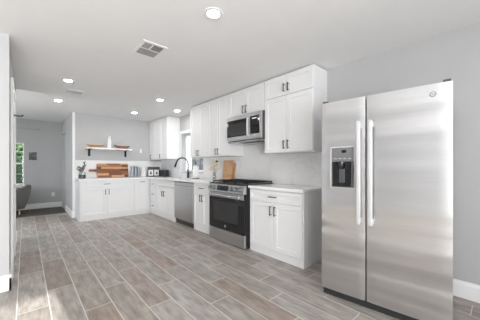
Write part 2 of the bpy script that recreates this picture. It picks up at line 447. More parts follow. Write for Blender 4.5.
base_y('baseboard_back', YB, -1, XH - .016, .86)

# white wall edge at the end of the back wall
struct(MB().box(XH - .004, .86, YB - .006, YB, .15, CE).build('trim_back_corner', M['trim'], origin=(0, 0, 0)))

# door in the left wall, seen edge on
d1 = struct(MB().box(XE, XE + .008, 3.56, 4.31, 0.012, 2.03).build('door_1', M['trim'], origin=(0, 0, 0)))
mb = MB()
mb.box(XE, XE + .022, 3.46, 3.55, 0, 2.12, .003).box(XE, XE + .022, 4.32, 4.41, 0, 2.12, .003).box(XE, XE + .022, 3.55, 4.32, 2.04, 2.12, .003)
struct(mb.build('trim_door_left', M['trim'], origin=(0, 0, 0)))
mb = MB(); yk = 4.22
mb.cyl((XE + .008, yk, .93), (XE + .016, yk, .93), .028).cyl((XE + .016, yk, .93), (XE + .05, yk, .93), .010)
mb.lathe([(0, -.028), (.016, -.024), (.027, -.008), (.027, .008), (.016, .024), (0, .028)], (0, 0, 0), 16)
k = MB(); k.lathe([(0, -.022), (.016, -.018), (.026, -.004), (.024, .010), (.012, .020), (0, .022)], (0, 0, 0), 18)
k.xf(Matrix.Translation((XE + .07, yk, .93)) @ Matrix.Rotation(PI / 2, 4, 'Y'))
mb2 = MB(); mb2.cyl((XE + .008, yk, .93), (XE + .018, yk, .93), .03).cyl((XE + .018, yk, .93), (XE + .055, yk, .93), .011)
mb.bm.free()
kn = mb2.build('door_rose', M['steel'], d1, smooth=True)
k.build('door_knob', M['steel'], d1, smooth=True)
hk = thing('coat_hook', (XE, 3.9, 1.78), 'small grey metal hook high on the white door in the left wall', 'hook')
MB().box(XE + .008, XE + .014, 3.88, 3.92, 1.75, 1.82, .002).build('hook_plate', M['gun'], hk)
MB().tube([(XE + .012, 3.9, 1.79), (XE + .05, 3.9, 1.785), (XE + .085, 3.9, 1.79), (XE + .095, 3.9, 1.805)], .009).build('hook_arm', M['gun'], hk, smooth=True)

# doorway in the hall wall
mb = MB(); mb.box(XH - .018, XH, 7.87, 7.95, 0, 2.18, .003).box(XH - .018, XH, 8.55, 8.63, 0, 2.18, .003).box(XH - .018, XH, 7.95, 8.55, 2.1, 2.18, .003)
struct(mb.build('trim_hall_door', M['wall'], origin=(0, 0, 0)))
d2 = struct(MB().box(XH + .07, XH + .11, 7.952, 8.548, 0.01, 2.098).build('door_2', M['wall'], origin=(0, 0, 0)))

# windows
def window_frame_x(name, x, y0, y1, z0, z1, depth, fw=.045, mull=None, rail=None):
    r = struct(MB().box(x, x + depth, y0, y0 + fw, z0, z1).box(x, x + depth, y1 - fw, y1, z0, z1).box(x, x + depth, y0 + fw, y1 - fw, z0, z0 + fw).box(x, x + depth, y0 + fw, y1 - fw, z1 - fw, z1).build(name, M['trim'], origin=(0, 0, 0)))
    if mull: MB().box(x + .005, x + depth - .005, mull - .025, mull + .025, z0 + fw, z1 - fw).build('mullion', M['trim'], r)
    if rail: MB().box(x + .005, x + depth - .005, y0 + fw, y1 - fw, rail - .022, rail + .022).build('meeting_rail', M['trim'], r)
    MB().box(x + depth * .5 - .003, x + depth * .5 + .003, y0 + fw, y1 - fw, z0 + fw, z1 - fw).build('pane', M['pane'], r)
    return r
def window_frame_y(name, y, x0, x1, z0, z1, depth, fw=.045, rail=None, bars=()):
    r = struct(MB().box(x0, x0 + fw, y, y + depth, z0, z1).box(x1 - fw, x1, y, y + depth, z0, z1).box(x0 + fw, x1 - fw, y, y + depth, z0, z0 + fw).box(x0 + fw, x1 - fw, y, y + depth, z1 - fw, z1).build(name, M['trim'], origin=(0, 0, 0)))
    if rail: MB().box(x0 + fw, x1 - fw, y + .005, y + depth - .005, rail - .022, rail + .022).build('meeting_rail', M['trim'], r)
    for b in bars: MB().box(x0 + fw, x1 - fw, y + .012, y + depth - .012, b - .007, b + .007).build('muntin', M['trim'], r)
    MB().box(x0 + fw, x1 - fw, y + depth * .5 - .003, y + depth * .5 + .003, z0 + fw, z1 - fw).build('pane', M['pane'], r)
    return r
w1 = window_frame_x('window_1', XW + .10, KW[0], KW[1], KW[2], KW[3], .05)
struct(MB().box(XW - .014, XW, KW[0] - .01, KW[1] + .07, KW[3], KW[3] + .075, .003).box(XW - .014, XW, KW[1], KW[1] + .07, KW[2] - .03, KW[3] - .0, .003).build('trim_kitchen_window', M['trim'], origin=(0, 0, 0)))
struct(MB().box(XW - .02, XW + .10, KW[0], KW[1], KW[2] - .0, KW[2] + .02).build('trim_kitchen_sill', M['counter'], origin=(0, 0, 0)))
window_frame_y('window_2', YF + .05, FW[0], FW[1], FW[2], FW[3], .05, fw=.022, rail=1.27, bars=(1.60, 0.98))
struct(MB().box(FW[0] - .05, FW[1] + .02, YF - .012, YF, FW[2] - .05, FW[2]).build('trim_far_sill', M['trim'], origin=(0, 0, 0)))
window_frame_x('added_window_3', XO - .10, PD[0], PD[1], PD[2], PD[3], .05, fw=.06, mull=5.4)  # unseen window, added around the ceiling fill lamp
window_frame_x('added_window_5', XO - .10, DR[0], DR[1], DR[2], DR[3], .05, fw=.06, mull=7.0)  # unseen window, added to go with the far wall fill
window_frame_y('window_4', YS - .10, RW[0], RW[1], RW[2], RW[3], .05, fw=.05)

# ------------------------------------------------------------------ outside
struct(MB().box(-14, XO - .15, -9, 16, -.16, -.06).build('patio_ground', M['paving'], origin=(0, 0, 0)))
struct(MB().box(XO - .15, 16, YF + .15, 22, -.16, -.06).build('lawn_ground', M['lawn'], origin=(0, 0, 0)))
struct(MB().box(XW + .17, 16, -9, YF + .15, -.16, -.06).build('side_ground', M['paving'], origin=(0, 0, 0)))
# neighbour's house past the kitchen window
nh = thing('neighbour_house', (5.4, 6.0, -.06), 'blue grey neighbouring house seen through the window over the sink', 'house')
MB().box(5.2, 9, 1.0, 8.5, -.06, 1.75).build('siding_wall', M['siding'], nh)
MB().box(5.15, 5.2, 8.5, 8.72, -.06, 2.5).build('corner_post', M['darkgrey'], nh)
# fence and greenery past the far window
def leafy(name, cx, cy, z0, z1, rx, ry, n, size, label, cat, group=None, seed=1):
    rnd = random.Random(seed)
    t = thing(name, (cx, cy, -.06), label, cat, group)
    MB().tube([(cx, cy, -.06), (cx + .05, cy, (z0 + z1) / 2), (cx, cy + .05, z1 - .15)], [.07, .05, .02], 8).build('trunk', M['bark'], t, smooth=True)
    mb = MB()
    for i in range(n):
        a = rnd.uniform(0, 2 * PI); h = rnd.uniform(-1, 1); r = math.sqrt(max(0, 1 - h * h)) * rnd.uniform(.55, 1)
        p = Vector((cx + rx * r * math.cos(a), cy + ry * r * math.sin(a), (z0 + z1) / 2 + (z1 - z0) / 2 * h * rnd.uniform(.7, 1)))
        d = Vector((rnd.uniform(-1, 1), rnd.uniform(-1, 1), rnd.uniform(-.8, .6))).normalized(); w = d.orthogonal().normalized()
        q = w.cross(d); s = size * rnd.uniform(.6, 1.3)
        v = [mb.bm.verts.new(p + x) for x in (Vector((0, 0, 0)), d * s * .5 + w * s * .3 + q * s * .1, d * s, d * s * .5 - w * s * .3 + q * s * .1)]
        mb.bm.faces.new(v)
    mb.build('foliage', M['leaf'], t)
leafy('garden_tree', -.9, 12.6, .5, 3.6, 1.7, .8, 4200, .2, 'bushy green tree seen through the far window pane', 'tree', seed=3)
leafy('garden_shrub', -.3, 11.5, .75, 1.55, .75, .35, 900, .13, 'small leafy shrub in front of the tree past the far window', 'shrub', seed=9)
leafy('garden_hedge', -1.2, 14.5, .0, 4.2, 2.8, .9, 5000, .34, 'tall dense green hedge behind everything past the far window', 'hedge', seed=21)
fe = thing('garden_fence', (-.6, 10.2, -.06), 'dark picket fence low behind the far window', 'fence')
for k in range(12):
    MB().box(-1.5 + k * .14, -1.45 + k * .14, 10.2, 10.225, -.06, .93).build('picket', M['fencewood'], fe)
MB().box(-1.55, .15, 10.226, 10.26, .80, .86).build('fence_rail', M['fencewood'], fe)

# ------------------------------------------------------------------ cabinets
class FrameX:   # right run: faces -x; a = y, d = towards the room
    def __init__(s, xf): s.xf = xf
    def box(s, mb, a0, a1, d0, d1, z0, z1, bev=0): return mb.box(s.xf - d1, s.xf - d0, a0, a1, z0, z1, bev)
    def p(s, a, d, z): return (s.xf - d, a, z)
class FrameY:   # back run: faces -y; a = x
    def __init__(s, yf): s.yf = yf
    def box(s, mb, a0, a1, d0, d1, z0, z1, bev=0): return mb.box(a0, a1, s.yf - d1, s.yf - d0, z0, z1, bev)
    def p(s, a, d, z): return (a, s.yf - d, z)

def shaker(fr, a0, a1, z0, z1, rail=.058, rec=.008, t=.02):
    mb = MB(); bm = mb.bm
    def ring(da, d):
        return [bm.verts.new(fr.p(*c)) for c in ((a0 + da, d, z0 + da), (a1 - da, d, z0 + da), (a1 - da, d, z1 - da), (a0 + da, d, z1 - da))]
    e = .0015
    R = [ring(0, .0005), ring(0, t - e), ring(e, t), ring(rail, t), ring(rail + .004, t - rec)]
    for A, B in zip(R, R[1:]):
        for k in range(4): bm.faces.new((A[k], A[(k + 1) % 4], B[(k + 1) % 4], B[k]))
    bm.faces.new(R[0]); bm.faces.new(R[-1])
    return mb
def slab(fr, a0, a1, z0, z1, t=.02):
    mb = MB(); fr.box(mb, a0, a1, .0005, t, z0, z1, .0015); return mb
def pull(fr, a, z, L, vertical, t=.02, r=.0062):
    mb = MB(); h = L / 2; q = h * .78
    if vertical:
        mb.cyl(fr.p(a, t + .03, z - h), fr.p(a, t + .03, z + h), r)
        for s in (-q, q): mb.cyl(fr.p(a, t, z + s), fr.p(a, t + .03, z + s), r * .8, seg=8)
    else:
        mb.cyl(fr.p(a - h, t + .03, z), fr.p(a + h, t + .03, z), r)
        for s in (-q, q): mb.cyl(fr.p(a + s, t, z), fr.p(a + s, t + .03, z), r * .8, seg=8)
    return mb
G = .002
def cabinet(fr, a0, a1, depth, z0, z1, fronts, label, cat='cabinet', toe=0.0, group=None, name='base_cabinet'):
    """fronts: (kind, a0, a1, z0, z1, pulls); pulls: list of (a, z, length, vertical)"""
    c = fr.p((a0 + a1) / 2, -depth / 2, z0)
    t = thing(name, c, label, cat, group)
    mb = MB(); fr.box(mb, a0 + .0006, a1 - .0006, -depth, 0, z0 + toe, z1)
    mb.build('carcass', M['cab'], t)
    if toe:
        mb = MB(); fr.box(mb, a0 + .0006, a1 - .0006, -depth, .004, z0 + .001, z0 + toe - .001)
        mb.build('toe_board', M['cab'], t)
    for kind, b0, b1, c0, c1, pulls in fronts:
        m = (shaker if c1 - c0 > .2 else lambda *q: shaker(*q, rail=.045, rec=.006))(fr, b0 + G, b1 - G, c0 + G, c1 - G)
        f = m.build(kind, M['cab'], t)
        for (a, z, L, v) in pulls:
            pull(fr, a, z, L, v).build('pull', M['black'], f, smooth=True)
    return t

RB = FrameX(2.385)          # right base cabinets: carcass front
RU = FrameX(2.60)           # wall cabinets
BB = FrameY(6.07)           # back base cabinets
CT = .914; CZ = .878        # counter top, cabinet top
TOE = .095
DZ = .735                   # drawer/door split
def base2(fr, a0, a1, label, dep, drawer=True, pz=.61, dp=None, m=None):
    m = m or (a0 + a1) / 2
    f = [('drawer', a0 + .012, a1 - .012, .715, CZ - .012, [(dp or m, .79, .13, False)])] if drawer else []
    top = .715 if drawer else CZ - .012
    f += [('door', a0 + .012, m, TOE + .005, top, [(m - .035, pz, .125, True)]), ('door', m, a1 - .012, TOE + .005, top, [(m + .035, pz, .125, True)])]
    return cabinet(fr, a0, a1, dep, 0, CZ, f, label, toe=TOE)
DEPB = XW - .002 - 2.385
base2(RB, 1.545, 2.425, 'white base cabinet beside the fridge, drawer over two doors', DEPB)
base2(RB, 3.345, 3.945, 'narrow white base cabinet between the range and the dishwasher', DEPB)
# sink base and drawer stack
a0, a1 = 4.70, 5.60; m_ = 5.235
cabinet(RB, a0, a1, DEPB, 0, .70, [('false_front', a0 + .01, a1 - .006, .72, CZ - .012, []), ('door', a0 + .01, m_, TOE + .005, .715, [(m_ - .05, .56, .125, True)]), ('door', m_, a1 - .006, TOE + .005, .715, [(m_ + .05, .56, .125, True)])],
        'white sink base cabinet with two doors below the faucet', toe=TOE)
a0, a1 = 5.602, 6.045
cabinet(RB, a0, a1, DEPB, 0, CZ, [('drawer', a0 + .006, a1 - .02, .64, CZ - .012, [(5.835, .752, .075, False)]), ('drawer', a0 + .006, a1 - .02, .37, .635, [(5.835, .505, .075, False)]), ('drawer', a0 + .006, a1 - .02, TOE + .005, .365, [(5.835, .215, .075, False)])],
        'white base cabinet with a stack of three drawers in the corner', toe=TOE)
DEPK = YB - .002 - 6.07
base2(BB, .865, 1.955, 'wide white base cabinet under the acacia cutting board, one drawer over two doors', DEPK, dp=1.385, m=1.387)
cabinet(BB, 1.957, 2.362, DEPK, 0, CZ, [('door', 1.99, 2.335, TOE + .005, CZ - .012, [(2.17, .805, .11, False)])],
        'white full-height base cabinet door with horizontal pull, beside the inside corner', toe=TOE)
struct(MB().box(2.364, XW - .003, 6.072, YB - .003, .002, CZ).build('trim_blind_corner', M['cab'], origin=(0, 0, 0)))

# wall cabinets
UZ0, UZ1 = 1.372, 2.425
DEPU = XW - .002 - 2.60
def upper(a0, a1, z0, z1, doors, label):
    return cabinet(RU, a0, a1, DEPU, z0, z1, doors, label, name='wall_cabinet')
def pair(a0, a1, z0, z1, pz, L=.115):
    m = (a0 + a1) / 2
    return [('door', a0 + .004, m, z0 + .002, z1 - .012, [(m - .034, pz, L, True)]), ('door', m, a1 - .004, z0 + .002, z1 - .012, [(m + .034, pz, L, True)])]
upper(1.545, 2.33, UZ0, 2.135, pair(1.545, 2.33, UZ0, 2.147, 1.475), 'white two-door wall cabinet right of the microwave')
upper(1.545, 2.33, 2.137, UZ1, pair(1.545, 2.33, 2.137, UZ1, 2.235, .11), 'short white two-door cabinet at the ceiling, topmost beside the fridge')
upper(2.332, 3.148, 2.0, UZ1, pair(2.332, 3.148, 2.0, UZ1, 2.085, .125), 'white two-door wall cabinet directly above the microwave')
upper(3.15, 3.788, UZ0, UZ1, pair(3.15, 3.788, UZ0, UZ1, 1.452), 'tall white two-door wall cabinet touching the left side of the microwave')
upper(3.79, 4.43, UZ0, UZ1, pair(3.79, 4.43, UZ0, UZ1, 1.452), 'tall white two-door wall cabinet over the paper towels, beside the window')
upper(5.53, YB - .003, UZ0, UZ1, [('door', 5.534, 5.94, UZ0 + .002, UZ1 - .012, [(5.895, 1.452, .115, True)]), ('door', 5.94, 6.33, UZ0 + .002, UZ1 - .012, []), ('door', 6.33, 6.645, UZ0 + .002, UZ1 - .012, [(6.50, 1.452, .115, True)])],
      'white wall cabinet in the far corner above the toaster')

# ------------------------------------------------------------------ worktops, backsplash, sink
t = MB().box(2.345, XW - .012, 1.53, 2.43, CZ + .001, CT, .003).build('countertop', M['counter']); tag(t, 'short white quartz countertop between the range and the fridge', 'countertop')
SK = (2.47, 2.84, 4.78, 5.38)   # sink hole
mb = MB()
for q in ((2.345, SK[0], 3.338, YB - .012), (SK[0], SK[1], 3.338, SK[2]), (SK[0], SK[1], SK[3], YB - .012), (SK[1], XW - .012, 3.338, YB - .012)):
    mb.box(q[0], q[1], q[2], q[3], CZ + .001, CT)
mb.box(.842, 2.345, 6.03, YB - .012, CZ + .001, CT)
bmesh.ops.remove_doubles(mb.bm, verts=mb.bm.verts, dist=.0005)
t = mb.build('countertop', M['counter']); tag(t, 'L-shaped white quartz countertop running from range past sink to shelf wall', 'countertop')
mb = MB()
x0, x1, y0, y1 = SK; zt, zb = CZ, .72
mb.box(x0 - .001, x0 + .003, y0, y1, zb, zt).box(x1 - .003, x1 + .001, y0, y1, zb, zt).box(x0, x1, y0 - .001, y0 + .003, zb, zt).box(x0, x1, y1 - .003, y1 + .001, zb, zt).box(x0, x1, y0, y1, zb, zb + .004)
sk = thing('sink', (2.66, 5.08, .72), 'undermount stainless sink set in the countertop by the faucet', 'sink')
mb.build('basin', M['dwsteel'], sk)
MB().lathe([(0, .006), (.04, .006), (.045, .004), (.045, 0)], (2.66, 5.08, zb + .004), 20).build('drain', M['steel'], sk, smooth=True)

def splash(name, mb, label):
    o = mb.build(name, M['marble'], origin=(0, 0, 0)); return tag(o, label, 'backsplash')
mb = MB()
mb.box(XW - .010, XW - .0005, 1.53, 2.33, CT + .001, UZ0 - .001).box(XW - .010, XW - .0005, 2.33, 3.15, CT + .001, 1.56).box(XW - .010, XW - .0005, 3.15, KW[0] - .002, CT + .001, UZ0 - .001)
mb.box(XW - .010, XW - .0005, KW[0] - .002, KW[1] + .072, CT + .001, KW[2] - .032).box(XW - .010, XW - .0005, KW[1] + .072, YB - .012, CT + .001, UZ0 - .001)
splash('backsplash', mb, 'white veined marble backsplash behind the range and sink')
splash('backsplash', MB().box(XH + .03, XW - .012, YB - .010, YB - .0005, CT + .001, 1.335), 'white marble backsplash behind the acacia board, below the floating shelf')

# ------------------------------------------------------------------ range
RY0, RY1 = 2.455, 3.312
RX = 2.305
rg = thing('range', (2.62, (RY0 + RY1) / 2, 0), 'stainless and black gas range with oven, between the base cabinets', 'stove')
MB().box(RX + .03, XW - .014, RY0, RY1, .045, .905).build('body', M['blackplastic'], rg)
for yy in (RY0 + .04, RY1 - .04):
    for xx in (2.42, 2.86): MB().cyl((xx, yy, .001), (xx, yy, .055), .018, seg=12).build('foot', M['blackplastic'], rg)
# drawer
MB().box(RX - .012, RX + .03, RY0 + .004, RY1 - .004, .012, .195, .004).build('bottom_drawer', M['steel'], rg)
# oven door
od = MB().box(RX - .014, RX + .03, RY0 + .004, RY1 - .004, .202, .775, .004).build('oven_door', M['blackglass'], rg)
MB().box(RX - .0165, RX - .0142, RY0 + .13, RY1 - .13, .33, .64).build('oven_window', M['ovenglass'], od)
MB().box(RX - .019, RX - .0142, RY0 + .004, RY1 - .004, .70, .775, .002).build('door_trim', M['steel'], od)
mb = MB(); mb.tube([(RX - .06, RY0 + .06, .735), (RX - .06, RY1 - .06, .735)], .013, 14)
for yy in (RY0 + .09, RY1 - .09): mb.cyl((RX - .019, yy, .735), (RX - .058, yy, .735), .010)
mb.build('door_handle', M['steel'], od, smooth=True)
ymid = (RY0 + RY1) / 2
mb = MB(); mb.cyl((RX - .0142, ymid, .262), (RX - .0165, ymid, .262), .02, seg=24)
em = mb.build('emblem', M['steel'], od, smooth=True)
# slanted control panel
prof = [(RX - .03, .782), (RX - .034, .79), (RX - .012, .902), (RX + .03, .905), (RX + .03, .785)]
cp = MB().prism(prof, 1, RY0 - .004, RY1 + .004).build('control_panel', M['steel'], rg)
nrm = Vector((-.112, 0, .022)).normalized()
def cp_pt(y, f, d=0.0):
    p = Vector((RX - .034, y, .79)).lerp(Vector((RX - .012, y, .902)), f)
    return p + nrm * d
for yy in (RY1 - .07, RY1 - .165, RY0 + .07, RY0 + .165, RY0 + .26):
    kb = MB().tube([cp_pt(yy, .5, .0), cp_pt(yy, .5, .008), cp_pt(yy, .5, .0081), cp_pt(yy, .5, .040), cp_pt(yy, .5, .045)], [.038, .038, .031, .029, .025], 20).build('knob', M['knob'], cp, smooth=True)
def slab_on_panel(y0, y1, f0, f1, d, mat, name, par):
    mb = MB(); A = [cp_pt(y0, f0, 0), cp_pt(y1, f0, 0), cp_pt(y1, f1, 0), cp_pt(y0, f1, 0)]
    a = [mb.bm.verts.new(p) for p in A]; b = [mb.bm.verts.new(p + nrm * d) for p in A]
    mb.bm.faces.new(a); mb.bm.faces.new(b)
    for k in range(4): mb.bm.faces.new((a[k], a[(k + 1) % 4], b[(k + 1) % 4], b[k]))
    return mb.build(name, mat, par)
dp = slab_on_panel(RY0 + .34, RY1 - .24, .16, .86, .003, M['blackglass'], 'display', cp)
# cooktop with grates and burners
MB().box(RX - .004, XW - .014, RY0 - .004, RY1 + .004, .906, .922, .004).build('cooktop', M['blackplastic'], rg)
for (bx, by, br) in ((2.50, RY0 + .2, .05), (2.76, RY0 + .2, .04), (2.63, ymid, .055), (2.50, RY1 - .2, .045), (2.76, RY1 - .2, .04)):
    MB().lathe([(0, .016), (br * .8, .016), (br, .010), (br, 0)], (bx, by, .922), 20).build('burner', M['iron'], rg, smooth=True)
for gi in range(3):
    g0 = RY0 + .008 + gi * (RY1 - RY0 - .016) / 3; g1 = RY0 + .006 + (gi + 1) * (RY1 - RY0 - .016) / 3
    mb = MB(); zg0, zg1 = .942, .956; xa, xb = 2.372, 2.90
    for yy in (g0, g1 - .014): mb.box(xa, xb, yy, yy + .014, zg0, zg1, .002)
    for xx in (xa, (xa + xb) / 2 - .007, xb - .014): mb.box(xx, xx + .014, g0 + .0141, g1 - .0141, zg0, zg1)
    yc = (g0 + g1) / 2
    mb.box(xa + .0141, xb - .0141, yc - .006, yc + .006, zg0 - .001, zg1 + .002)
    for xx in (xa, xb - .014):
        for yy in (g0, g1 - .014): mb.box(xx, xx + .014, yy, yy + .014, .9225, zg0)
    mb.build('grate', M['iron'], rg)

# ------------------------------------------------------------------ dishwasher
dw = thing('dishwasher', (2.65, 4.32, 0), 'stainless dishwasher built in beside the sink cabinet', 'dishwasher')
MB().box(2.39, XW - .02, 3.949, 4.695, .06, CZ - .012).build('tub', M['darkgrey'], dw)
dd = MB().box(2.355, 2.389, 3.952, 4.692, .105, CZ - .016, .004).build('door', M['dwsteel'], dw)
MB().box(2.3535, 2.3552, 3.96, 4.684, .795, .802).build('pocket_groove', M['darkgrey'], dd)
MB().box(2.3525, 2.3552, 4.03, 4.12, .77, .785).build('badge', M['handle'], dd)
MB().box(2.40, 2.41, 3.955, 4.69, .003, .104).build('toe_panel', M['blackplastic'], dw)

# ------------------------------------------------------------------ microwave
MX = 2.515; MY0, MY1, MZ0, MZ1 = 2.335, 3.115, 1.585, 1.997
mw = thing('microwave', (2.7, (MY0 + MY1) / 2, MZ0), 'stainless over-the-range microwave mounted under the short wall cabinet', 'microwave')
MB().box(MX + .03, XW - .012, MY0, MY1, MZ0, MZ1).build('body', M['darkgrey'], mw)
MB().box(MX + .004, MX + .03, MY0, MY1, MZ1 - .05, MZ1 - .001, .002).build('top_vent_strip', M['steel'], mw)
ysp = MY0 + .235
dr = MB().box(MX, MX + .029, ysp, MY1, MZ0 + .012, MZ1 - .052, .003).build('door', M['steel'], mw)
MB().box(MX - .003, MX - .0002, ysp + .05, MY1 - .012, MZ0 + .075, MZ1 - .07).build('door_glass', M['blackglass'], dr)
MB().box(MX - .0045, MX - .0031, ysp + .08, MY1 - .055, MZ0 + .10, MZ1 - .135).build('inner_screen', M['ovenglass'], dr)
mb = MB(); mb.tube([(MX, ysp + .024, MZ0 + .06), (MX - .03, ysp + .024, MZ0 + .075), (MX - .036, ysp + .024, (MZ0 + MZ1) / 2), (MX - .03, ysp + .024, MZ1 - .085), (MX, ysp + .024, MZ1 - .07)], .011, 12)
mb.build('door_handle', M['handle'], dr, smooth=True)
cpn = MB().box(MX, MX + .029, MY0 + .001, ysp - .003, MZ0 + .012, MZ1 - .052, .003).build('control_panel', M['steel'], mw)
MB().box(MX - .003, MX - .0002, MY0 + .035, ysp - .012, MZ0 + .085, MZ1 - .062).build('keypad', M['blackglass'], cpn)
MB().box(MX - .0038, MX - .0031, MY0 + .09, ysp - .055, MZ1 - .105, MZ1 - .092).build('display', M['display'], cpn)
MB().cyl((MX, MY0 + .125, MZ0 + .055), (MX - .003, MY0 + .125, MZ0 + .055), .02, seg=24).build('emblem', M['handle'], cpn, smooth=True)
MB().box(MX + .02, XW - .03, MY0 + .01, MY1 - .01, MZ0 - .022, MZ0 - .001, .003).build('hood_base', M['steel'], mw)
MB().box(MX + .05, MX + .2, MY0 + .06, ysp + .30, MZ0 - .026, MZ0 - .0225).build('hood_filter', M['blackplastic'], mw)

# ------------------------------------------------------------------ refrigerator
FX, FY0, FYM, FY1 = 2.0955, .2305, .767, 1.1445
FZ0, FZ1 = .068, 1.762
fg = thing('refrigerator', (2.1025, .6875, 0), 'side-by-side stainless refrigerator standing against the right wall', 'refrigerator')
MB().box(2.18, 2.83, FY0 + .006, FY1 - .006, .02, 1.75, .004).build('cabinet_shell', M['ventgrey'], fg)
def fdoor(y0, y1):
    mb = MB(); n = 12; pts = []
    for i in range(n + 1):
        f = i / n; y = y0 + (y1 - y0) * f
        e = min(f, 1 - f) * (y1 - y0)
        pts.append((FX + .003 * (2 * f - 1) ** 2 + .006 * max(0, 1 - e / .008) ** 2, y))
    poly = pts + [(2.172, y1), (2.172, y0)]
    mb.prism(poly, 2, FZ0, FZ1); return mb
dl = fdoor(FYM + .005, FY1).build('freezer_door', M['fridge'], fg, smooth=True)
dr = fdoor(FY0, FYM - .005).build('fridge_door', M['fridge'], fg, smooth=True)
MB().box(2.1723, 2.1798, FYM - .03, FYM + .03, FZ0 + .01, FZ1 - .01).build('door_gasket', M['blackplastic'], fg)
def fhandle(par, y):
    mb = MB(); n = 14; z0, z1 = .705, 1.553
    mb.box(FX - .055, FX - .030, y - .0145, y + .0145, z0, z1, .006, 3)
    for zz in (z0 + .03, z1 - .03): mb.box(FX - .032, FX + .003, y - .013, y + .013, zz - .022, zz + .022, .004)
    mb.build('door_handle', M['handle'], par, smooth=True)
fhandle(dl, FYM + .044); fhandle(dr, FYM - .044)
# dispenser: bezel, control panel, cavity, spout, tray
Y0, Y1, Z0, Z1 = .858, 1.046, 1.0, 1.345
bz = MB(); w = .010
bz.box(FX - .012, FX + .004, Y0 - w, Y1 + w, Z1, Z1 + w, .003).box(FX - .012, FX + .004, Y0 - w, Y1 + w, Z0 - w, Z0, .003).box(FX - .012, FX + .004, Y0 - w, Y0, Z0, Z1, .003).box(FX - .012, FX + .004, Y1, Y1 + w, Z0, Z1, .003)
dsp = bz.build('dispenser_bezel', M['handle'], dl)
MB().box(FX - .010, FX + .003, Y0 + .001, Y1 - .001, 1.225, Z1 - .001).build('dispenser_panel', M['midgrey'], dl)
MB().box(FX - .0115, FX - .0102, Y0 + .06, Y1 - .09, 1.30, 1.325).build('dispenser_display', M['blackglass'], dl)
for k in range(5):
    MB().box(FX - .0115, FX - .0102, Y0 + .02 + k * .04, Y0 + .045 + k * .04, 1.246, 1.253).build('button', M['ventgrey'], dl)
MB().box(FX - .002, FX + .003, Y0 + .001, Y1 - .001, Z0 + .001, 1.224).build('dispenser_cavity', M['blackglass'], dl)
for q in ((Y0 + .002, Y0 + .012, .035), (Y1 - .012, Y1 - .002, .010)): MB().box(FX - q[2], FX - .0022, q[0], q[1], Z0 + .002, 1.223).build('cavity_cheek', M['darkgrey'], dl)
MB().box(FX - .03, FX - .0022, Y0 + .02, Y1 - .02, Z0 + .002, Z0 + .014, .002).build('drip_tray', M['blackplastic'], dl)
MB().tube([(FX - .018, .955, 1.223), (FX - .018, .955, 1.19), (FX - .016, .955, 1.165)], [.028, .026, .012], 16).build('spout', M['gun'], dl, smooth=True)
MB().box(FX - .014, FX - .0022, .93, .98, 1.04, 1.16, .004).build('paddle', M['darkgrey'], dl)
for yy, nm in ((FY1 - .03, 'hinge_cover'), (FY0 + .03, 'hinge_cover')):
    MB().box(FX + .012, FX + .13, yy - .022, yy + .022, FZ1 + .001, FZ1 + .02, .004).build(nm, M['darkgrey'], fg)
MB().box(FX + .03, 2.178, FY0 + .01, FY1 - .01, .004, FZ0 - .004).build('toe_grille', M['blackplastic'], fg)
bd = MB().cyl((FX - .001, .335, 1.69), (FX - .005, .335, 1.69), .019, seg=28).build('emblem', M['handle'], dr, smooth=True)
mb = MB()
mb.tube([(FX - .0055, .335 + .0165 * math.cos(a), 1.69 + .0165 * math.sin(a)) for a in [k * 2 * PI / 24 for k in range(25)]], .0012, 6)
mb.tube([(FX - .0055, .341 + .006 * math.cos(a), 1.69 + .007 * math.sin(a)) for a in [.4 + k * .36 for k in range(14)]], .001, 6)
mb.tube([(FX - .0055, .328 + .005 * math.cos(a), 1.69 + .006 * math.sin(a)) for a in [.8 + k * .36 for k in range(12)]], .001, 6)
mb.build('emblem_mark', M['darkgrey'], bd)
fg.rotation_euler.z = math.radians(6.0)     # stands a little askew in its bay

# ------------------------------------------------------------------ ceiling fittings
lights = [((1.152, 1.603), 'round recessed ceiling light over the open floor, biggest in view'),
          ((.471, 4.27), 'round recessed ceiling light beside the small ceiling vent, nearer the camera'),
          ((.47, 5.669), 'round recessed ceiling light nearest the hall ceiling'),
          ((1.894, 4.357), 'round recessed ceiling light in front of the tall cabinets beside the window'),
          ((1.897, 5.778), 'round recessed ceiling light in front of the far corner cabinet'),
          ((2.54, 4.93), 'round recessed ceiling light directly over the sink and window')]
proto = None
for (lx, ly), lab in lights:
    if proto is None:
        proto = thing('recessed_light', (lx, ly, CE), lab, 'ceiling light', 'recessed ceiling lights')
        MB().lathe([(.048, -.003), (.053, -.007), (.077, -.006), (.082, -.0005), (.048, -.0005)], (lx, ly, CE), 32).build('trim_ring', M['plastic'], proto, smooth=True)
        MB().lathe([(0, -.0045), (.048, -.0045), (.048, -.001), (0, -.001)], (lx, ly, CE), 32).build('lens', M['lamp'], proto)
    else:
        c = copy_tree(proto, (lx, ly, CE)); c['label'] = lab

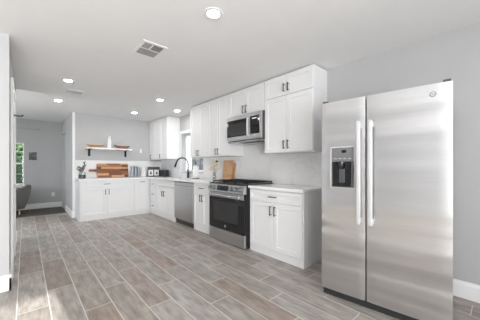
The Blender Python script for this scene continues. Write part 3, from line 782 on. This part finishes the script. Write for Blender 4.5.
# ceiling registers
v1 = thing('ceiling_vent', (1.0, 2.58, CE), 'white ceiling vent with angled louvres in front of the large light', 'vent', 'ceiling vents')
x0, x1, y0, y1 = .90, 1.10, 2.42, 2.71; ym = 2.555; xm = .985
mb = MB(); z = CE
mb.box(x0 - .03, x1 + .03, y0 - .03, y0, z - .008, z - .0005).box(x0 - .03, x1 + .03, y1, y1 + .03, z - .008, z - .0005).box(x0 - .03, x0, y0, y1, z - .008, z - .0005).box(x1, x1 + .03, y0, y1, z - .008, z - .0005)
mb.box(x0, x1, ym - .008, ym + .008, z - .007, z - .001).box(xm - .008, xm + .008, y0, ym - .008, z - .007, z - .001)
mb.build('frame', M['plastic'], v1)
MB().box(x0, x1, y0, y1, z - .002, z - .0006).build('backing', M['ventdark'], v1)
def louvres(par, n, a0, a1, b0, b1, axis, mat):
    st = (a1 - a0) / n
    for k in range(n):
        q = a0 + st * (k + .15)
        MB().prism([(q, z - .0025), (q + .003, z - .0025), (q + .010, z - .009), (q + .007, z - .009)], axis, b0, b1).build('louvre', mat, par)
louvres(v1, 6, ym + .01, y1 - .002, x0 + .002, x1 - .002, 0, M['ventslat'])
louvres(v1, 5, y0 + .002, ym - .01, x0 + .002, xm - .01, 0, M['ventslat'])
louvres(v1, 5, xm + .01, x1 - .002, y0 + .002, ym - .01, 1, M['ventslat'])
v2 = thing('ceiling_vent', (.615, 4.85, CE), 'small rectangular ceiling vent between the two lights near the hall', 'vent', 'ceiling vents')
x0, x1, y0, y1 = .515, .725, 4.745, 4.955
mb = MB(); mb.box(x0 - .02, x1 + .02, y0 - .02, y0, z - .007, z - .0005).box(x0 - .02, x1 + .02, y1, y1 + .02, z - .007, z - .0005).box(x0 - .02, x0, y0, y1, z - .007, z - .0005).box(x1, x1 + .02, y0, y1, z - .007, z - .0005)
mb.build('frame', M['plastic'], v2)
MB().box(x0, x1, y0, y1, z - .002, z - .0006).build('backing', M['ventdark'], v2)
louvres(v2, 9, y0 + .002, y1 - .002, x0 + .002, x1 - .002, 0, M['ventgrey'])

# ------------------------------------------------------------------ shelf and what stands on it
sh = thing('floating_shelf', (1.55, 6.55, 1.6), 'white floating shelf on black brackets above the cutting board', 'shelf')
SZ = 1.632
MB().box(1.055, 2.055, 6.41, YB - .001, SZ - .032, SZ, .003).build('board', M['wood_shelf'], sh)
for bx in (1.14, 1.955):
    MB().box(bx - .025, bx + .025, YB - .010, YB - .0012, 1.435, SZ - .0325).box(bx - .02, bx + .02, 6.43, YB - .0105, SZ - .039, SZ - .0325).build('bracket', M['black'], sh)

def dough_bowl(cx, cy, z, L, Wd, H, mat, rim, label):
    t = thing('wooden_bowl', (cx, cy, z), label, 'bowl', 'bowls on the floating shelf')
    mb = MB(); seg = 36; rings = []
    for (f, h, inn) in ((.45, 0, 0), (.75, .35, 0), (1.0, 1.0, 0), (.94, .99, 1), (.68, .42, 1), (.35, .18, 1)):
        ring = []
        for k in range(seg):
            a = 2 * PI * k / seg; c, s_ = math.cos(a), math.sin(a)
            zz = z + H * h * (.74 + .26 * abs(c) ** 2.2) + .0008
            ring.append(mb.bm.verts.new((cx + L / 2 * f * c, cy + Wd / 2 * f * s_, zz)))
        rings.append(ring)
    for A, B in zip(rings, rings[1:]):
        for k in range(seg): mb.bm.faces.new((A[k], A[(k + 1) % seg], B[(k + 1) % seg], B[k]))
    mb.bm.faces.new(rings[0][::-1]); mb.bm.faces.new(rings[-1])
    mb.build('bowl_body', mat, t, smooth=True)
    if rim:
        mb = MB(); pts = []
        for k in range(seg + 1):
            a = 2 * PI * k / seg; c, s_ = math.cos(a), math.sin(a)
            pts.append((cx + L / 2 * .98 * c, cy + Wd / 2 * .98 * s_, z + H * (.74 + .26 * abs(c) ** 2.2) + .005))
        mb.tube(pts, .005, 8).build('rim', rim, t, smooth=True)
dough_bowl(1.245, 6.53, SZ, .375, .17, .075, M['bowlwood'], None, 'long light brown wooden bowl on the end of the shelf toward the hall')
dough_bowl(1.835, 6.53, SZ, .385, .17, .082, M['bowlwood2'], M['greyrim'], 'dark brown wooden bowl with grey rim on the shelf end toward the window')
t = MB().lathe([(0, 0), (.044, 0), (.047, .02), (.046, .16), (.036, .21), (.027, .25), (.030, .285), (.034, .298), (.028, .298), (.022, .25), (0, .24)], (1.545, 6.53, SZ + .0005), 28).build('vase', M['white_cer'], smooth=True)
tag(t, 'tall slim white vase between the two wooden bowls on the shelf', 'vase')

# ------------------------------------------------------------------ back counter: plant, board, canisters, kettle, toasters
def leaf_mesh(mb, p, d, s, w):
    d = d.normalized(); sd_ = d.cross(Vector((0, 0, 1))); sd_ = (sd_ if sd_.length > .1 else Vector((1, 0, 0))).normalized(); n = sd_.cross(d)
    rows = []
    for i in range(5):
        f = i / 4; hw = w * math.sin(PI * min(.97, .06 + f * .92)) * s; c = p + d * s * f + Vector((0, 0, -.25 * s * f * f))
        rows.append([mb.bm.verts.new(c - sd_ * hw + n * hw * .35), mb.bm.verts.new(c), mb.bm.verts.new(c + sd_ * hw + n * hw * .35)])
    for A, B in zip(rows, rows[1:]):
        for k in range(2): mb.bm.faces.new((A[k], A[k + 1], B[k + 1], B[k]))
pv = thing('plant_vase', (.955, 6.36, CT), 'glass vase with dark base holding dried grey leaves at the counter end', 'vase')
cx, cy = .955, 6.36
MB().lathe([(0, .001), (.066, .001), (.072, .006), (.072, .082), (.064, .086), (0, .086)], (cx, cy, CT), 28).build('vase_base', M['vasegrey'], pv, smooth=True)
MB().lathe([(.0, .0865), (.068, .0865), (.070, .095), (.066, .135), (.064, .14), (.062, .135), (.066, .097), (.0, .090)], (cx, cy, CT), 28).build('vase_glass', M['vaseglass'], pv, smooth=True)
MB().lathe([(0, .091), (.026, .092), (.022, .108), (.008, .128), (0, .13)], (cx + .02, cy - .015, CT), 16).build('white_stone', M['white_cer'], pv, smooth=True)
rnd = random.Random(4)
for k, (dx, dy, hh) in enumerate(((.05, 0, .36), (-.075, .01, .24), (-.04, -.03, .25), (.03, .03, .27), (-.09, .02, .20), (.02, -.04, .22), (.065, -.01, .30))):
    p0 = Vector((cx - dx * .2, cy - dy * .2, CT + .092)); p1 = Vector((cx + dx, cy + dy, CT + hh))
    st = MB().tube([p0, p0.lerp(p1, .5) + Vector((dx * .1, 0, .01)), p1], .0028, 6).build('stem', M['stem'], pv)
    mb = MB()
    for j in range(9):
        f = .42 + .58 * j / 8; p = p0.lerp(p1, f); a = j * 2.4 + k
        leaf_mesh(mb, p, Vector((math.cos(a) * .7, math.sin(a) * .7, .8)), rnd.uniform(.05, .075), .26)
    mb.build('leaf_spray', M['driedleaf'], st)

# acacia paddle board leaning on the backsplash, handle towards the hall
bx0, bx1, bz0, bz1 = 1.288, 2.005, 0, .345
pts = []
def arc(cx_, cz_, r, a0_, a1_, n=6): return [(cx_ + r * math.cos(a0_ + (a1_ - a0_) * i / n), cz_ + r * math.sin(a0_ + (a1_ - a0_) * i / n)) for i in range(n + 1)]
r = .035
pts += arc(bx1 - .012, .012, .012, -PI / 2, 0, 3) + arc(bx1 - .012, bz1 - .012, .012, 0, PI / 2, 3) + arc(bx0 + r, bz1 - r, r, PI / 2, PI) + [(bx0, .203)]
pts += [(1.22, .202)] + arc(1.15, .172, .030, PI / 2, 3 * PI / 2, 8) + [(1.22, .142), (bx0, .139)] + arc(bx0 + r, r, r, PI, 3 * PI / 2)
mb = MB(); mb.prism(pts, 1, -.022, 0)
bmesh.ops.recalc_face_normals(mb.bm, faces=mb.bm.faces)
mb.xf(Matrix.Translation((0, YB - .075, CT + .003)) @ Matrix.Rotation(-math.radians(9.5), 4, 'X'))
t = mb.build('cutting_board', M['acacia'], origin=(1.65, YB - .09, CT + .002)); tag(t, 'long acacia paddle cutting board leaning on the backsplash under the shelf', 'cutting board')

for k, (x, hh, rr, lab) in enumerate(((2.068, .272, .044, 'grey steel canister touching the end of the acacia board'), (2.150, .278, .040, 'grey steel canister in the middle of the row of three'), (2.224, .262, .035, 'grey steel canister next to the white kettle'))):
    y = 6.46
    t = thing('canister', (x, y, CT), lab, 'canister', 'grey canisters on the back counter')
    MB().lathe([(0, .0005), (rr, .0005), (rr, hh - .03), (0, hh - .03)], (x, y, CT), 28).build('can', M['canister'], t, smooth=True)
    MB().lathe([(0, hh - .0295), (rr * 1.02, hh - .0295), (rr * 1.02, hh - .006), (rr * .9, hh), (0, hh)], (x, y, CT), 28).build('lid', M['canister'], t, smooth=True)
# white kettle
kx, ky = 2.345, 6.44
kt = thing('kettle', (kx, ky, CT), 'white gooseneck kettle standing next to the grey canisters', 'kettle')
MB().lathe([(0, .001), (.062, .001), (.066, .01), (.064, .10), (.056, .20), (.044, .26), (0, .265)], (kx, ky, CT), 28).build('kettle_body', M['white_cer'], kt, smooth=True)
MB().lathe([(0, .2655), (.040, .2655), (.036, .28), (.012, .292), (.011, .308), (.014, .315), (0, .322)], (kx, ky, CT), 20).build('lid', M['white_cer'], kt, smooth=True)
MB().tube([(kx - .03, ky - .05, CT + .08), (kx - .045, ky - .085, CT + .11), (kx - .045, ky - .085, CT + .20), (kx - .06, ky - .105, CT + .27), (kx - .07, ky - .12, CT + .265)], [.013, .011, .009, .008, .007], 10).build('spout', M['white_cer'], kt, smooth=True)
MB().tube([(kx + .040, ky + .0, CT + .235), (kx + .080, ky - .0, CT + .235), (kx + .092, ky - .0, CT + .18), (kx + .056, ky - .0, CT + .09)], .009, 10).build('handle', M['white_cer'], kt, smooth=True)

# four-slice steel toaster with black top, turned to the room
def rotz(c, ang): return Matrix.Translation(Vector(c)) @ Matrix.Rotation(ang, 4, 'Z')
tc_ = (2.618, 6.43, CT); ang = math.radians(-22)
ts = thing('toaster', tc_, 'steel toaster with black top and two square control plates, in the corner', 'toaster')
mt = rotz(tc_, ang)
def tb(name, mat, par, x0, x1, y0, y1, z0, z1, bev=.004):
    return MB().box(x0, x1, y0, y1, z0, z1, bev).xf(mt).build(name, mat, par)
tb('body', M['darkgrey'], ts, -.148, .148, -.115, .115, .014, .205, .01)
tb('base', M['blackplastic'], ts, -.155, .155, -.12, .12, .001, .0135, .002)
tb('top', M['blackplastic'], ts, -.155, .155, -.12, .12, .206, .262, .014)
tb('side_cheek', M['blackplastic'], ts, -.158, -.149, -.118, .118, .014, .2055, .003)
tb('side_cheek', M['blackplastic'], ts, .149, .175, -.118, .118, .014, .2055, .003)
for s_ in (-.074, .074):
    q = tb('control_plate', M['toastplate'], ts, s_ - .058, s_ + .058, -.121, -.1152, .03, .18, .002)
    tb('dial', M['blackplastic'], q, s_ - .026, s_ + .026, -.127, -.1212, .06, .12, .003)
    tb('lever', M['blackplastic'], q, s_ - .03, s_ + .03, -.128, -.1212, .14, .152, .002)
tc_ = (2.76, 6.10, CT); mt = rotz(tc_, math.radians(-68))
t2 = thing('toaster', tc_, 'small glossy black toaster beside the steel one on the counter', 'toaster')
tb('body', M['navy'], t2, -.115, .115, -.085, .085, .012, .175, .02)
tb('base', M['blackplastic'], t2, -.11, .11, -.08, .08, .001, .0115, .002)
tb('slot', M['gun'], t2, -.10, .10, -.045, -.015, .1752, .178, .001)
tb('slot', M['gun'], t2, -.10, .10, .015, .045, .1752, .178, .001)
tb('lever', M['steel'], t2, -.132, -.1155, -.02, .02, .11, .128, .003)

# ------------------------------------------------------------------ faucet, paper towel, flowers, boards
fx, fy = 2.885, 5.05
fa = thing('faucet', (fx, fy, CT), 'black gooseneck pull-down faucet behind the sink', 'faucet')
MB().lathe([(0, .001), (.030, .001), (.030, .008), (.022, .012), (.022, .12), (.016, .13), (0, .13)], (fx, fy, CT), 20).build('base', M['black'], fa, smooth=True)
dirv = Vector((-.50, .36, 0)).normalized(); pts = [Vector((fx, fy, CT + .13)), Vector((fx, fy, CT + .34))]
R_ = .135
for k in range(1, 13):
    a = PI * .93 * k / 12
    pts.append(Vector((fx, fy, CT + .34)) + dirv * (R_ - R_ * math.cos(a)) + Vector((0, 0, R_ * math.sin(a))))
MB().tube(pts, .016, 14)  .build('spout', M['black'], fa, smooth=True)
e0 = pts[-1]; dd_ = (pts[-1] - pts[-2]).normalized()
MB().tube([e0 + dd_ * .001, e0 + dd_ * .02, e0 + dd_ * .09, e0 + dd_ * .12], [.017, .019, .022, .020], 16).build('spray_head', M['black'], fa, smooth=True)
MB().tube([(fx - .0, fy - .022, CT + .085), (fx, fy - .05, CT + .09), (fx - .02, fy - .095, CT + .12)], [.012, .010, .006], 12).build('lever', M['gun'], fa, smooth=True)

px, py = 2.80, 4.56
pt = thing('paper_towel_holder', (px, py, CT), 'roll of white paper towels on a black upright holder by the window', 'paper towel')
MB().lathe([(0, .001), (.075, .001), (.075, .010), (0, .012)], (px, py, CT), 28).build('base', M['black'], pt, smooth=True)
MB().cyl((px, py, CT + .012), (px, py, CT + .335), .006, seg=10).build('pole', M['black'], pt)
MB().lathe([(0, .335), (.012, .337), (.018, .352), (.012, .368), (0, .372)], (px, py, CT), 16).build('finial', M['black'], pt, smooth=True)
MB().lathe([(.02, .0125), (.062, .0125), (.064, .016), (.064, .285), (.062, .29), (.02, .29), (.02, .0125)], (px, py, CT), 36).build('paper_roll', M['paper'], pt, smooth=True)

# two wooden boards leaning beside the range
def lean_board(y0, y1, h, th, xb, tilt, mat, label, foot=.02):
    mb = MB(); r = .02
    pts = [(y0 + foot, 0), (y1 - foot, 0)] + arc(y1 - r, h - r, r, 0, PI / 2, 4) + arc(y0 + r, h - r, r, PI / 2, PI, 4)
    mb.prism(pts, 0, -th, 0)
    mb.xf(Matrix.Translation((xb, 0, CT + .004)) @ Matrix.Rotation(math.radians(tilt), 4, 'Y'))
    t = mb.build('cutting_board', mat, origin=(xb, (y0 + y1) / 2, CT + .003)); tag(t, label, 'cutting board', 'boards by the range'); return t
lean_board(3.375, 3.665, .385, .02, 2.845, 8, M['maple'], 'pale maple cutting board leaning upright behind the range corner, in front', .02)
lean_board(3.345, 3.50, .33, .018, 2.872, 8, M['bowlwood'], 'narrow brown board mostly hidden behind the pale maple board', .01)

vx, vy = 2.74, 3.78
fl = thing('flower_vase', (vx, vy, CT), 'clear glass vase of cream flowers with one dark seed head beside the upright maple board', 'vase')
MB().lathe([(0, .001), (.034, .001), (.040, .01), (.036, .08), (.026, .12), (.030, .14), (.028, .14), (.022, .12), (.030, .08), (.034, .012), (0, .012)], (vx, vy, CT), 24).build('vase_glass', M['vaseglass'], fl, smooth=True)
rnd = random.Random(12)
for k, (dx, dy, hh, kind) in enumerate(((.02, .02, .34, 0), (-.03, -.06, .31, 0), (-.03, -.12, .365, 1), (.03, -.09, .29, 0), (-.03, .07, .26, 0), (-.02, -.15, .33, 0), (-.02, -.05, .37, 0), (-.03, .12, .22, 0), (.0, .05, .20, 0), (.03, -.13, .26, 0), (-.03, -.10, .245, 0), (.02, -.03, .24, 0), (-.04, .02, .30, 0), (.03, .08, .31, 0))):
    p0 = Vector((vx - dx * .1, vy - dy * .1, CT + .02)); p1 = Vector((vx + dx, vy + dy, CT + hh))
    st = MB().tube([p0, p0.lerp(p1, .5) - Vector((dx * .2, dy * .2, 0)), p1], .002, 6).build('stem', M['stem'], fl)
    mb = MB()
    if kind: mb.lathe([(0, -.02), (.018, -.012), (.024, 0), (.016, .016), (0, .022)], p1, 12)
    else:
        mb.lathe([(0, -.018), (.020, -.012), (.030, .004), (.026, .018), (.012, .026), (0, .028)], p1, 12)
        for ring, (n, tilt, s) in enumerate(((8, .25, .050), (7, .7, .042), (5, 1.3, .030))):
            for j in range(n):
                a = 2 * PI * j / n + ring * .4 + k
                leaf_mesh(mb, p1, Vector((math.cos(a), math.sin(a), tilt)), s, .34)
    mb.build('seed_head' if kind else 'bloom', M['seed'] if kind else M['petal'], st, smooth=bool(kind))

# ------------------------------------------------------------------ plates on walls
def plate_y(name, x, y, z, w, h, label, cat):
    t = thing(name, (x, y, z), label, cat)
    p = MB().box(x - w / 2, x + w / 2, y - .006, y - .0005, z - h / 2, z + h / 2, .002).build('cover_plate', M['plastic'], t)
    if cat == 'switch': MB().box(x - .016, x + .016, y - .010, y - .0062, z - .032, z + .032, .002).build('rocker', M['plastic'], t)
    else:
        for s_ in (-.02, .02): MB().box(x - .015, x + .015, y - .008, y - .0062, z + s_ - .013, z + s_ + .013, .002).build('socket', M['trim'], t)
plate_y('light_switch', 2.35, YB, 1.61, .055, .11, 'white light switch on the grey wall above the kettle', 'switch')
plate_y('wall_outlet', .61, YF, .38, .075, .12, 'white outlet low on the far wall beside the hall corner', 'outlet')

# ------------------------------------------------------------------ far room
pc = thing('framed_picture', (.16, YF, 1.35), 'small dark square picture on the far wall beside the window', 'picture')
MB().box(.062, .262, YF - .022, YF - .0005, 1.35, 1.60, .003).build('frame', M['ventgrey'], pc)
MB().box(.078, .246, YF - .024, YF - .0222, 1.366, 1.584).build('print', M['print'], pc, origin=(.16, YF, 1.475))

# armchair side on: back towards the hall corner
ac = thing('armchair', (-.35, 8.2, 0), 'grey upholstered armchair below the far window', 'armchair')
ax0, ay0, ay1 = -1.0, 7.95, 8.62
armp = [(-1.0, .16), (-1.02, .50), (-.6, .51), (-.25, .56), (.02, .68), (.10, .70), (.125, .67), (.10, .48), (.03, .24), (-.01, .14)]
MB().prism(armp, 1, ay0, ay0 + .12).build('arm', M['fabric'], ac)
MB().prism(armp, 1, ay1 - .12, ay1).build('arm', M['fabric'], ac)
MB().prism([(-.24, .14), (-.16, .56), (.03, .70), (.10, .71), (.118, .66), (.02, .24), (-.02, .14)], 1, ay0 + .1205, ay1 - .1205).build('backrest', M['fabric'], ac)
MB().box(-.98, -.245, ay0 + .121, ay1 - .121, .30, .44, .03).build('seat_cushion', M['fabric'], ac)
MB().box(-.97, -.25, ay0 + .121, ay1 - .121, .15, .299).build('seat_base', M['fabric'], ac)
for xx in (-.93, -.10):
    for yy in (ay0 + .06, ay1 - .06): MB().cyl((xx, yy, .001), (xx, yy, .139 if xx > -.5 else .158), .014, .022, 12).build('leg', M['lightwood'], ac, smooth=True)

fn = thing('ceiling_fan', (-.42, 7.9, 2.1), 'grey ceiling fan hanging in the far room', 'fan')
MB().cyl((-.42, 7.9, 2.22), (-.42, 7.9, CE + .045), .014).build('downrod', M['fanblade'], fn)
MB().lathe([(0, -.06), (.07, -.05), (.10, -.01), (.10, .06), (.06, .11), (0, .12)], (-.42, 7.9, 2.12), 24).build('motor', M['fanblade'], fn, smooth=True)
for k in range(5):
    a = 2 * PI * k / 5 + .05
    mb = MB().prism([(.105, -.05), (.30, -.065), (.66, -.075), (.70, -.05), (.70, .05), (.66, .075), (.30, .065), (.105, .05)], 2, -.004, .004)
    mb.xf(Matrix.Translation((-.42, 7.9, 2.12)) @ Matrix.Rotation(a, 4, 'Z') @ Matrix.Rotation(math.radians(11), 4, 'X'))
    mb.build('blade', M['fanblade'], fn)
